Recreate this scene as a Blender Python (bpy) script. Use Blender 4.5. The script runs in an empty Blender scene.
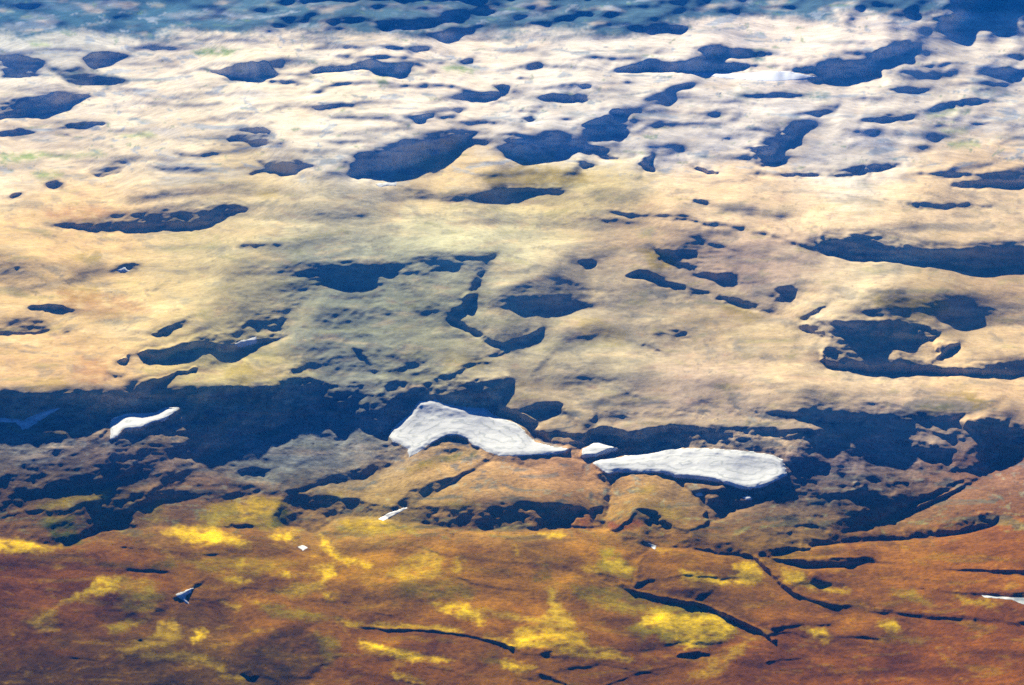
import bpy, math, random
import numpy as np
R = math.radians
rng = np.random.default_rng(7)

# ------------------------------------------------------------------ camera and frame
W, HT = 1024, 685
PITCH, VFOV = R(17.0), R(20.0)
CAMH = 1500.0
F = (HT / 2) / math.tan(VFOV / 2)
SUN_AZ, SUN_EL = R(-13.0), R(17.0)      # azimuth from the view direction, positive to the right
EXPOSURE = 2.0

def dep_of(v):                           # depression angle of an image row
    return PITCH + np.arctan((v - HT / 2) / F)

def ground(u, v, z):                     # where the ray of a pixel meets height z
    y = -(v - HT / 2) / F
    dz = -(math.sin(PITCH) - y * math.cos(PITCH))
    t = (CAMH - z) / (-dz)
    return t * (u - W / 2) / F, t * (math.cos(PITCH) + y * math.sin(PITCH))

def unit(v):                             # metres per pixel at datum height on a row
    y = -(v - HT / 2) / F
    return CAMH / (math.sin(PITCH) - y * math.cos(PITCH)) / F

# ------------------------------------------------------------------ noise
_perm = rng.permutation(4096)
_ang = rng.random(4096) * 2 * np.pi
_gx, _gy = np.cos(_ang).astype(np.float32), np.sin(_ang).astype(np.float32)
def perlin(x, y, seed=0):
    xi = np.floor(x); yi = np.floor(y)
    xf = (x - xi).astype(np.float32); yf = (y - yi).astype(np.float32)
    xi = xi.astype(np.int64) + seed * 131; yi = yi.astype(np.int64) + seed * 577
    def g(ix, iy, fx, fy):
        h = _perm[(_perm[ix & 4095] + iy) & 4095]
        return _gx[h] * fx + _gy[h] * fy
    sx = xf * xf * xf * (xf * (xf * 6 - 15) + 10); sy = yf * yf * yf * (yf * (yf * 6 - 15) + 10)
    a = g(xi, yi, xf, yf); b = g(xi + 1, yi, xf - 1, yf)
    c = g(xi, yi + 1, xf, yf - 1); d = g(xi + 1, yi + 1, xf - 1, yf - 1)
    return ((a + sx * (b - a)) + sy * ((c + sx * (d - c)) - (a + sx * (b - a)))) * 1.5
def fbm(x, y, octaves, seed=0, gain=.5):
    s = 0; a = 1.0; n = 0
    for i in range(octaves):
        s = s + a * perlin(x * 2 ** i, y * 2 ** i, seed + i); n += a; a *= gain
    return s / n ** .5
def sstep(a, b, x):
    t = np.clip((x - a) / (b - a), 0, 1); return t * t * (3 - 2 * t)

# ------------------------------------------------------------------ raster in which the land is surveyed
U0, U1, V0, V1 = -120, 1144, -40, 760
uu, vv = np.meshgrid(np.arange(U0, U1 + 1, dtype=np.float32), np.arange(V0, V1 + 1, dtype=np.float32))
NV, NU = uu.shape
GX, GY = ground(uu, vv, 0.0)
persp = np.clip(vv / HT, 0, 1)
big = 1.0 + .5 * persp
WU = (5.0 * fbm(uu / 26, vv / 13, 4, 11) + 2.9 * fbm(uu / 6, vv / 3.2, 3, 12)) * big
WV = (2.2 * fbm(uu / 26, vv / 13, 4, 21) + 2.0 * fbm(uu / 5, vv / 3.0, 3, 22)) * big
UW, VW = uu + WU, vv + WV
UH, VH = uu + .35 * WU, vv + .35 * WV        # a calmer edge

def pts(s):
    return np.array([[float(c) for c in p.split(',')] for p in s.split()], dtype=np.float32)
def sdf(P, u, v, closed=True):
    n = len(P); d = np.full(u.shape, 1e9, np.float32); ins = np.zeros(u.shape, bool)
    for i in range(n if closed else n - 1):
        a, b = P[i], P[(i + 1) % n]
        e = b - a; l = max(float(e @ e), 1e-6)
        t = np.clip(((u - a[0]) * e[0] + (v - a[1]) * e[1]) / l, 0, 1)
        d = np.minimum(d, (u - a[0] - t * e[0]) ** 2 + (v - a[1] - t * e[1]) ** 2)
        if closed:
            c = ((a[1] > v) != (b[1] > v))
            if abs(b[1] - a[1]) > 1e-6:
                ins ^= c & (u < (b[0] - a[0]) * (v - a[1]) / (b[1] - a[1]) + a[0])
    d = np.sqrt(d)
    return np.where(ins, d, -d) if closed else d
def window(P, pad):
    a = max(int(P[:, 0].min() - pad) - U0, 0); b = min(int(P[:, 0].max() + pad) - U0 + 1, NU)
    c = max(int(P[:, 1].min() - pad) - V0, 0); d = min(int(P[:, 1].max() + pad) - V0 + 1, NV)
    return slice(c, d), slice(a, b)
def area(s, feather=2.0, calm=False):
    P = pts(s); w = window(P, 22 + feather)
    d = sdf(P, (UH if calm else UW)[w], (VH if calm else VW)[w])
    return w, sstep(-feather, feather, d)
def line(s, width, calm=True):
    P = pts(s); w = window(P, 16 + width)
    d = sdf(P, (UH if calm else UW)[w], (VH if calm else VW)[w], closed=False)
    return w, 1 - sstep(width * .5 - .8, width * .5 + 1.0, d)

# ------------------------------------------------------------------ slopes: 1 falls steeply towards the viewer, 0 lies level
TONE = """30,205,-.05 100,195,0 150,205,-.1 230,190,.1 330,190,.15 400,178,.0 450,170,.0 530,168,.1 600,176,.05 700,190,-.05 800,195,-.1 900,192,0 1000,195,.0 450,195,-.05 380,200,.2 430,210,.0 330,215,.2 300,225,.1 250,225,0 520,210,.0 560,205,.15 600,215,.2 660,225,.1 730,210,-.05 850,220,0 950,225,-.05
60,245,-.1 150,240,-.1 220,250,0 110,300,-.05 180,290,-.1 30,290,.05 60,275,-.05 20,275,.3 270,240,.0 300,255,.32 350,250,.3 400,245,.25 430,235,.05 480,235,.0 530,245,-.05 570,250,.05 620,250,.2 650,240,.1 690,245,.2 740,255,.1 800,272,0 850,270,-.1 960,278,-.1 1000,285,-.1
250,285,.15 300,285,.25 260,310,.3 350,290,.35 390,280,.35 420,300,.2 440,270,.25 400,320,.2 440,335,.15 350,330,.38 310,320,.3 320,360,.38 380,350,.38 410,340,.3 300,340,.2 230,365,.0 270,355,.05
500,285,.1 490,310,.15 520,310,.25 550,290,.35 560,320,.0 600,320,.1 590,300,.25 620,285,.2 640,310,.25 670,320,.15 700,310,.2 740,320,.25 760,340,.15 700,340,.1 780,330,.1
560,345,.05 600,350,.15 640,365,0 700,365,-.1 780,368,-.05 850,380,-.05 920,382,-.1 1000,380,-.15 540,365,.15 480,360,.1 500,380,.2 560,385,.22 600,395,.2 560,410,.3 600,420,.25 650,395,.15 650,415,.1 700,400,.25 720,420,.2 770,395,.1 790,415,.2 830,395,.15 850,420,.3 900,400,.25 900,425,.32 950,395,.1 980,400,.15
800,300,.15 850,290,-.1 830,300,0 900,300,.2 960,300,.2 1000,310,.15 920,335,.1 990,345,-.05 960,350,-.1 890,345,.2 700,270,.1 740,290,.15 30,360,0 90,340,-.1 50,385,-.05 100,375,-.1 60,320,-.05 130,385,0 180,360,0 190,385,.1 220,340,0
50,575,.2 100,560,.15 160,540,.1 200,545,.0 240,560,.2 300,575,.1 350,570,.15 330,545,.05 400,535,.0 400,560,.1 450,550,.05 480,560,.15 520,545,.1 560,545,.1 600,545,.0 540,575,.25 450,590,.3 400,600,.3 520,600,.15 560,600,.1 600,590,.1 620,625,.15 600,640,.25 700,610,-.05 720,640,.1 650,610,.0 680,630,.05 560,640,.15 480,615,-.05 440,620,.2 350,615,.2 300,600,.1 280,620,.2 230,610,.2 200,580,.15 120,590,.05 80,610,.25 30,610,.25 30,650,.3 100,650,.25 150,640,.05 200,655,.0 200,675,.3 120,675,.3 300,655,.4 360,660,.15 420,650,.1 400,670,.2 500,665,.2 540,660,.2 640,675,.2 620,660,.15 700,570,.0 740,570,.0 670,560,.05 690,590,.3 740,595,.1 800,600,.15 850,580,.1 850,545,.1 900,550,.05 960,550,.1 980,530,.05 930,580,.15 900,600,.1 960,605,.15 850,615,.1 900,640,.1 800,645,.15 850,660,.15 950,650,.1 1000,670,.2 800,675,.2 740,680,.2
100,100,.05 300,100,.05 500,100,.05 700,110,.1 900,110,.1 1000,140,.1 60,150,.1 250,160,.1 450,150,.1 680,150,.15 850,150,.15 100,60,.1 400,60,.05 700,50,.05 950,60,.1"""
tp = np.array([[float(a) for a in t.split(',')] for t in TONE.split()], np.float32)
tu, tv = np.meshgrid(np.arange(U0, U1 + 8, 8, dtype=np.float32), np.arange(V0, V1 + 8, 4, dtype=np.float32))
tn = np.zeros(tu.shape, np.float32); td = np.zeros(tu.shape, np.float32)
for px, py, k_ in tp:
    d2 = (tu - px) ** 2 + (2.2 * (tv - py)) ** 2
    wg = np.exp(-d2 / (2 * 24 ** 2)) + 1e-3 * np.exp(-d2 / (2 * 90 ** 2)) + 1e-8
    tn += wg * k_; td += wg
def sample(a, u, v, u0=U0, v0=V0, du=1.0, dv=1.0):
    x = np.clip((u - u0) / du, 0, a.shape[1] - 1.001); y = np.clip((v - v0) / dv, 0, a.shape[0] - 1.001)
    i = x.astype(np.int32); j = y.astype(np.int32); fx = (x - i).astype(np.float32); fy = (y - j).astype(np.float32)
    if a.ndim == 3: fx = fx[..., None]; fy = fy[..., None]
    return (a[j, i] * (1 - fx) + a[j, i + 1] * fx) * (1 - fy) + (a[j + 1, i] * (1 - fx) + a[j + 1, i + 1] * fx) * fy
S = 2.1 * sample(tn / td, uu + WU, vv + WV, du=8.0, dv=4.0) - .08
DOMES = """.35|40|350,182 400,172 450,165 530,160 600,167 700,180
.4|25|180,205 250,196 330,200 400,210
.3|22|400,212 480,205 560,210 620,222
.5|45|200,262 270,240 330,230 400,236 460,256
.55|60|230,290 300,268 360,262 430,275 470,300
.6|60|290,330 340,308 400,318 440,345
.5|30|480,292 540,274 600,284 640,300
.4|30|470,345 520,322 590,312 680,322 760,345
.45|45|500,372 560,352 640,346 740,356 800,370
.5|50|700,390 800,376 900,378 1010,384
.4|40|570,400 640,385 720,392
.45|22|620,240 680,232 740,245 800,262
.4|28|690,268 760,258 830,270 900,282
.5|30|820,300 900,284 1000,288 1060,295
.35|25|0,262 60,250 130,256 180,272
.35|30|0,305 70,292 150,298 210,315
.45|35|100,350 170,330 240,338 300,355
.35|30|0,365 60,352 130,362
.35|25|150,260 200,250 260,262
.3|16|620,205 720,195 820,205
.3|16|840,225 920,212 1024,220
.5|22|0,560 60,552 130,556 190,566
.55|30|60,600 110,580 170,582 200,600
.4|25|0,620 50,606 100,618
.5|25|190,545 240,532 300,540
.5|28|200,585 250,565 320,570 360,590
.4|28|320,545 380,525 440,535 460,555
.5|30|440,548 500,536 560,542 610,560
.5|28|360,590 430,572 500,578 540,600
.4|25|540,590 600,570 650,590 680,610
.55|24|640,575 680,555 740,560 765,575
.65|40|620,632 680,604 740,625
.5|20|760,575 820,565 880,580
.5|22|780,600 850,592 950,600
.5|18|880,600 950,590 1024,604
.45|25|800,640 880,620 980,630
.4|22|780,670 870,655 980,660
.6|35|230,640 290,620 340,650
.5|30|100,650 180,632 240,650
.5|25|0,665 60,648 120,665
.45|25|360,655 420,632 520,645
.4|20|440,615 480,600 540,610
.5|25|520,665 600,640 680,665
.5|30|605,500 650,478 700,505
.35|30|430,505 510,470 600,500
.4|25|320,500 400,468 470,475"""
DS = np.zeros_like(S)
def dome(k, L, P):
    P = P.copy(); a, b = P[0, 0], P[-1, 0]; w = window(np.array([[a - 12, P[:, 1].min() - 12], [b + 12, P[:, 1].max() + L + 14]], np.float32), 2)
    u = uu[w] + .8 * WU[w]; v = vv[w] + .8 * WV[w]
    e = np.clip((u - a) / (b - a), 0, 1); tap = np.sqrt(np.clip(np.sin(np.pi * e), 0, 1))
    xs = np.linspace(a, b, 60); cs = np.interp(xs, P[:, 0], P[:, 1]); cs = np.convolve(np.pad(cs, 6, mode='edge'), np.ones(13) / 13, 'valid')
    t = (v - np.interp(u, xs, cs)) / (L * (.25 + .75 * tap) + .01)
    f = np.where(t < .8, np.clip(t, 0, 1) / .8, 1 - sstep(.8, 1.05, t)) - .40 * np.exp(-((t + .05) / .16) ** 2)
    DS[w] = np.maximum(DS[w] * (1 - .0), k * f * tap) if k > 0 else DS[w]
    DS[w] += np.minimum(k * f * tap, 0) * .5
rr = random.Random(5)
for n_, va_, vb_, wa, wb, la, lb, ka, kb in ((170, 40, 178, 40, 150, 4, 10, .2, .6), (70, 180, 400, 50, 170, 10, 24, .15, .42), (70, 545, 690, 40, 150, 8, 20, .2, .5)):
    for _ in range(n_):
        cx, cyy, ww = rr.uniform(-60, 1084), rr.uniform(va_, vb_), rr.uniform(wa, wb)
        tilt = rr.uniform(-.10, .10) * ww
        dome(rr.uniform(ka, kb), rr.uniform(la, lb), np.array([[cx - ww / 2, cyy + .05 * ww - tilt], [cx - ww / 5, cyy - .02 * ww], [cx + ww / 5, cyy - .02 * ww], [cx + ww / 2, cyy + .05 * ww + tilt]], np.float32))
for ln in DOMES.split('\n'):
    k_, L_, P_ = ln.split('|'); dome(float(k_), float(L_), pts(P_))
S = S + DS * (1 + .7 * sstep(500, 550, vv)) + .10 * fbm(uu / 100 - vv / 160, vv / 30, 2, 31) + .075 * fbm((uu + 60 * fbm(uu / 120, vv / 40, 2, 171)) / 40, vv / 12, 3, 33) + .03 * fbm(uu / 13, vv / 6, 3, 35)
gain = 1.75 + .5 * sstep(500, 560, vv)
S = .2 + gain * (S - .2)
S = S - .10 - .36 * sstep(500, 550, vv)
S = np.where(S > 0, .66 * (1 - np.exp(-S / .60)), np.maximum(S, -.3 + .25 * (S + .3))); 
S = S * (.85 + .15 * sstep(150, 230, vv)) * np.where(S > 0, 1 - .22 * sstep(520, 560, vv), 1)
free = np.zeros_like(S)
def steep(k, s, feather=2.0, calm=False):
    w, m = area(s, feather, calm); S[w] = S[w] + m * np.maximum(k - S[w], 0)
def level(k, s, feather=3.0, calm=False):
    w, m = area(s, feather, calm); S[w] = S[w] * (1 - m) + (k + .12 * fbm(uu[w] / 16, vv[w] / 7, 3, 41)) * m
def gully(k, s, width):
    w, m = line(s, width); S[w] = S[w] + m * np.maximum(k - S[w], 0)
    soft(.48 * k, s, 5 + 2.2 * width, -1.0 * width)
def soft(k, s, width, up=0.0):                      # a gentle fold along a line
    P = pts(s); P[:, 1] += up * .6; k = k if k < 0 or P[:, 1].mean() < 540 else .8 * k; w = window(P, 20 + 2 * width)
    d = sdf(P, UH[w], VH[w] , closed=False); m = np.exp(-(d / width) ** 2) * (1 + .4 * fbm(uu[w] / 12, vv[w] / 6, 3, 43))
    S[w] = S[w] + np.clip(m, 0, 1) * np.maximum(k - S[w], 0) if k > 0 else S[w] + k * m

CREST = "-140,539 0,539 61,549 72,548 82,541 109,532 131,531 165,528 200,530 270,530 300,529 313,538 323,533 335,521 360,519 384,520 401,526 414,524 431,527 460,532 480,534 505,530 523,531 544,534 560,531 607,530 627,552 636,562 645,554 655,549 692,550 715,555 744,556 775,556 800,549 835,545 888,541 940,538 975,532 997,526 1001,519 1024,516 1160,512"
RIM = "-140,396 0,395 13,398 67,393 87,390 100,396 134,398 174,396 207,390 235,383 260,388 278,383 290,372 309,376 341,388 360,381 389,398 410,396 435,382 482,380 509,375 505,393 500,409 523,419 540,424 540,436 572,440 600,432 637,440 672,427 711,431 752,434 793,439 810,432 855,445 876,436 931,444 945,450 962,469 980,463 986,443 966,425 988,417 1017,432 1060,430 1160,425"
def region(top, bottom):
    return top + ' ' + ' '.join(reversed(bottom.split()))

# --- distant mountains
steep(.15, "-140,-60 1160,-60 1160,50 1024,46 960,38 900,32 800,24 720,14 684,12 660,20 680,31 640,38 600,42 560,41 500,43 440,41 380,36 345,37 330,44 240,50 180,47 150,46 100,37 60,29 0,22 -140,18", 3)
level(.25, "160,18 180,17 198,22 180,23", 1.5); level(.25, "95,30 140,32 146,36 110,35", 1.5); level(.2, "262,34 285,33 296,37 270,40", 1.5)
level(.25, "235,33 250,36 254,41 240,40", 1.5); level(.2, "860,2 950,0 960,14 920,16 880,10", 2); level(.2, "985,10 1024,5 1024,22 995,20", 2)
level(.45, "684,3 760,4 850,12 880,18 840,16 740,8", 2); level(.5, "560,22 600,12 640,20 690,26 680,31 620,30", 4); level(.5, "30,10 80,6 110,16 60,24", 4)
level(.55, "420,18 470,10 500,20 460,34 430,34", 5); level(.55, "520,20 560,14 590,24 550,34", 5); level(.55, "250,14 300,8 330,22 290,28", 5)
mrel = fbm(uu / 46, vv / 9, 4, 44) + .5 * fbm(uu / 14, vv / 4, 3, 45)
wm, mm_ = area('-140,-60 1160,-60 1160,46 1024,40 960,32 900,26 800,18 720,10 684,8 640,30 560,36 440,36 345,33 240,45 150,42 60,24 -140,14', 6)
S[wm] = S[wm] * (1 - mm_) + np.clip(.08 - .5 * mrel[wm], -.1, .7) * mm_
# --- far plain
FAR = """.9|0,55 20,58 45,62 40,75 20,78 0,78
.9|80,60 97,52 130,54 110,62 90,68
.6|50,67 93,70 130,80 110,87 67,83
1|-60,112 0,107 33,97 50,92 100,95 73,100 68,109 47,114 0,118 -60,120
1|-30,135 0,132 20,129 37,132 20,139 0,137
.7|50,129 73,125 114,121 110,126 73,130
.8|54,134 72,135 70,138 56,137
1|230,132 247,130 269,129 271,144 254,144 231,139
.7|179,156 214,150 220,154 200,157
1|254,157 267,159 277,154 284,162 312,164 307,167 287,174 267,172 247,174 248,171 267,169
.8|174,169 200,167 214,171 195,173
.95|87,172 104,166 130,164 117,174 100,177
.95|43,182 53,177 67,182 63,189 47,187
.95|3,197 23,192 25,196 13,200
1|197,69 217,70 267,67 281,73 247,80 217,75
.9|240,79 280,80 312,82 311,84 270,83
1|308,70 342,66 365,66 350,72 314,73
.9|352,60 370,59 385,66 370,68
.8|370,72 407,68 405,72 380,76
1|224,115 251,112 252,114 227,116
1|359,155 382,152 409,147 426,140 449,137 474,132 466,139 442,152 416,164 402,169 382,175 352,175 349,165 362,164
1|503,144 509,139 524,139 530,142 549,134 559,137 558,147 566,152 546,159 525,161 504,157
1|566,139 590,144 620,159 616,162 590,152 573,147
1|573,160 583,159 596,164 616,167 576,165
1|583,125 610,120 633,134 620,137 590,134
.9|610,112 626,113 624,118 612,116
1|524,117 533,114 540,119 529,120
1|541,97 589,96 591,101 556,102
.8|491,85 510,84 508,88 495,89
1|613,69 636,65 655,62 663,65 700,62 735,66 744,70 684,71 626,71
1|778,70 801,68 844,63 881,67 886,72 885,76 834,77 818,72
1|871,55 881,50 904,52 885,62 873,62
.9|890,44 908,49 905,51 892,47
.9|905,40 918,47 914,48 906,44
1|640,159 650,155 655,171 676,171 645,171
1|691,166 704,166 726,172 704,174
1|744,146 774,146 776,152 758,154
1|781,130 791,127 794,137 784,144
.9|754,160 771,164 765,166 755,163
1|748,175 818,172 824,180 834,172 864,165 901,164 871,175 838,177
.9|905,174 960,173 1060,172 1060,175 920,176
1|945,184 995,180 1060,183 1060,190 968,188
1|895,203 918,202 941,205 995,205 995,207 918,207
1|684,197 704,200 716,206 704,207
.9|860,120 888,116 915,117 885,123 861,122
.7|928,107 968,97 992,100 961,107
.7|817,106 838,106 836,109 820,109
.9|1001,68 1060,72 1060,76 1005,74
1|945,18 958,13 975,18 958,23
1|958,-10 995,-10 991,8 965,8
.6|455,60 470,57 480,62 462,64
.6|520,62 540,60 548,66 525,66
.6|690,48 720,44 740,52 710,55
.7|566,84 590,82 600,87 575,87
.6|880,84 930,88 920,94 890,92"""
# unnamed hollows that pepper the plain
hol = fbm(uu / 34 + vv / 40, vv / 6.5, 4, 37)
hz_ = sstep(40, 60, vv) * (1 - sstep(168, 180, vv)) * (.45 + .55 * sstep(-.3, .4, fbm(uu / 150, vv / 40, 2, 38)))
S = S + sstep(.66, .84, hol * hz_ + .08 * fbm(uu / 7, vv / 3, 2, 39)) * np.maximum(.95 - S, 0)
S = S + sstep(.2, .6, fbm(uu / 50, vv / 10, 4, 36)) * sstep(40, 60, vv) * (1 - sstep(168, 185, vv)) * np.maximum(.52 - S, 0)
fl = fbm(uu / 12, vv / 5, 3, 34) + .5 * fbm(uu / 60, vv / 25, 2, 30)
S = S + sstep(.95, 1.15, fl) * sstep(185, 200, vv) * (1 - sstep(400, 430, vv)) * np.maximum(.9 - S, 0)
for ln in FAR.split('\n'):
    k, s = ln.split('|'); steep(float(k), s, 2.0)
# --- middle hills
MID = """1|38,224 100,222 145,215 200,206 235,202 246,205 245,211 230,213 215,222 190,229 150,232 110,232 60,229
.9|486,187 520,186 563,187 560,192 500,191
1|606,210 626,211 684,216 744,227 744,230 684,221 620,214
1|744,229 768,232 794,242 824,252 818,231 844,237 848,232 885,236 891,242 958,251 1024,247 1140,243 1140,268 1024,264 982,271 918,261 871,261 828,254 797,246 771,237
.55|690,240 730,247 800,257 818,262 790,264 720,252
1|684,256 697,254 704,264 734,271 734,276 704,277 684,272 660,262 655,250
1|626,276 643,272 676,284 710,294 690,295 663,287
1|717,297 744,303 774,308 781,314 751,311 725,301
.85|771,286 794,282 801,292 788,299 781,306 774,296
1|794,311 831,303 818,313 798,319
1|794,324 824,319 881,319 925,323 938,333 931,339 898,336 858,335 885,346 911,358 935,358 938,341 962,344 940,358 931,364 945,366 972,364 1024,363 1140,362 1140,376 1024,375 928,374 875,371 828,368 818,353 828,336 798,328
.9|938,313 948,309 968,319 942,319
.6|860,310 881,305 890,316 875,317
.85|107,272 124,264 144,262 140,271 127,273
.9|145,288 159,287 158,290 147,290
.9|237,246 244,243 267,242 271,245 254,248
.8|275,241 283,242 281,246 276,245
1|23,307 43,306 60,304 79,309 63,319 53,316 37,312
1|-60,328 0,326 20,320 43,322 53,328 37,334 0,335 -60,337
.8|63,329 83,328 70,332 63,332
1|147,333 160,329 174,323 196,315 180,328 167,334 154,336
1|137,353 157,346 177,341 214,333 241,323 284,315 281,326 290,332 303,327 280,339 254,344 231,351 200,346 180,351 160,359 140,359
.9|114,363 124,353 130,354 124,363
.8|104,372 126,372 127,376 110,376
.8|479,254 496,253 494,256 482,257
.8|581,262 590,260 596,267 585,269
.45|362,272 400,267 440,272 456,280 420,285 380,282
.4|523,286 550,280 580,285 560,303 530,300
.4|390,249 420,253 455,264 440,267 400,258
.8|636,346 655,345 673,353 655,354
.9|673,333 684,333 692,340 676,338
.6|650,328 662,325 670,335 655,336
.55|734,356 764,355 794,361 764,364
.35|288,242 342,246 342,262 300,268 285,260
.4|296,295 330,285 380,300 410,335 405,360 370,372 330,375 300,360 290,330
.3|205,290 240,288 245,320 215,330
.45|0,268 30,270 42,280 10,284
.55|872,412 890,411 912,414 915,420 895,416
.8|931,428 940,430 958,439 953,448 942,443
.5|700,200 740,205 800,215 780,222 720,212
.35|850,232 900,222 960,230 900,235
.35|530,200 600,196 650,206 580,212"""
for ln in MID.split('\n'):
    k, s = ln.split('|'); steep(float(k), s, 3.0 if float(k) > .7 else 9)
# ravine
for ln in """.55|345,285 330,320 310,350 295,372|11
.55|400,296 420,330 440,352|9
.5|300,315 270,340 240,352|9
-.3|320,300 290,330 240,365 200,385|8
-.3|390,285 410,320 440,360 470,370|7
-.3|270,262 330,248 400,250|7
-.3|430,238 500,232 560,240|7
.5|600,335 560,345 535,368|9
-.25|560,325 620,312 680,318|6
-.3|520,388 560,398 600,422|7
.5|640,392 610,405 590,430|8
.5|720,395 700,410 680,424|8
-.25|760,372 840,380 920,378|7
.55|870,405 910,425 940,445|9
.5|820,400 850,420 870,438|8
-.25|690,300 740,318 790,340|6
.5|560,285 600,300 640,305|7
.45|100,270 60,285 20,290|8
-.25|20,205 100,195 170,200|7
.45|130,200 190,192 250,188|6
.45|400,190 450,198 520,196|6
.5|580,215 640,222 700,238|6
.5|880,300 940,304 1000,312|7""".split('\n'):
    k_, P_, w_ = ln.split('|'); soft(float(k_), P_, float(w_))
gully(1, "479,276 476,283 470,287 473,293 466,298 464,305 454,311 450,319 458,324 468,331 480,336 490,343 507,348 496,356 486,360 470,364 455,370 436,380 424,385 415,392 402,404", 5)
gully(1, "503,349 524,338 542,330", 5)
gully(.9, "352,344 360,350 369,361 375,373 382,383", 3)
steep(.6, "399,363 429,353 446,363 440,372 426,376 409,373", 5)
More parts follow.
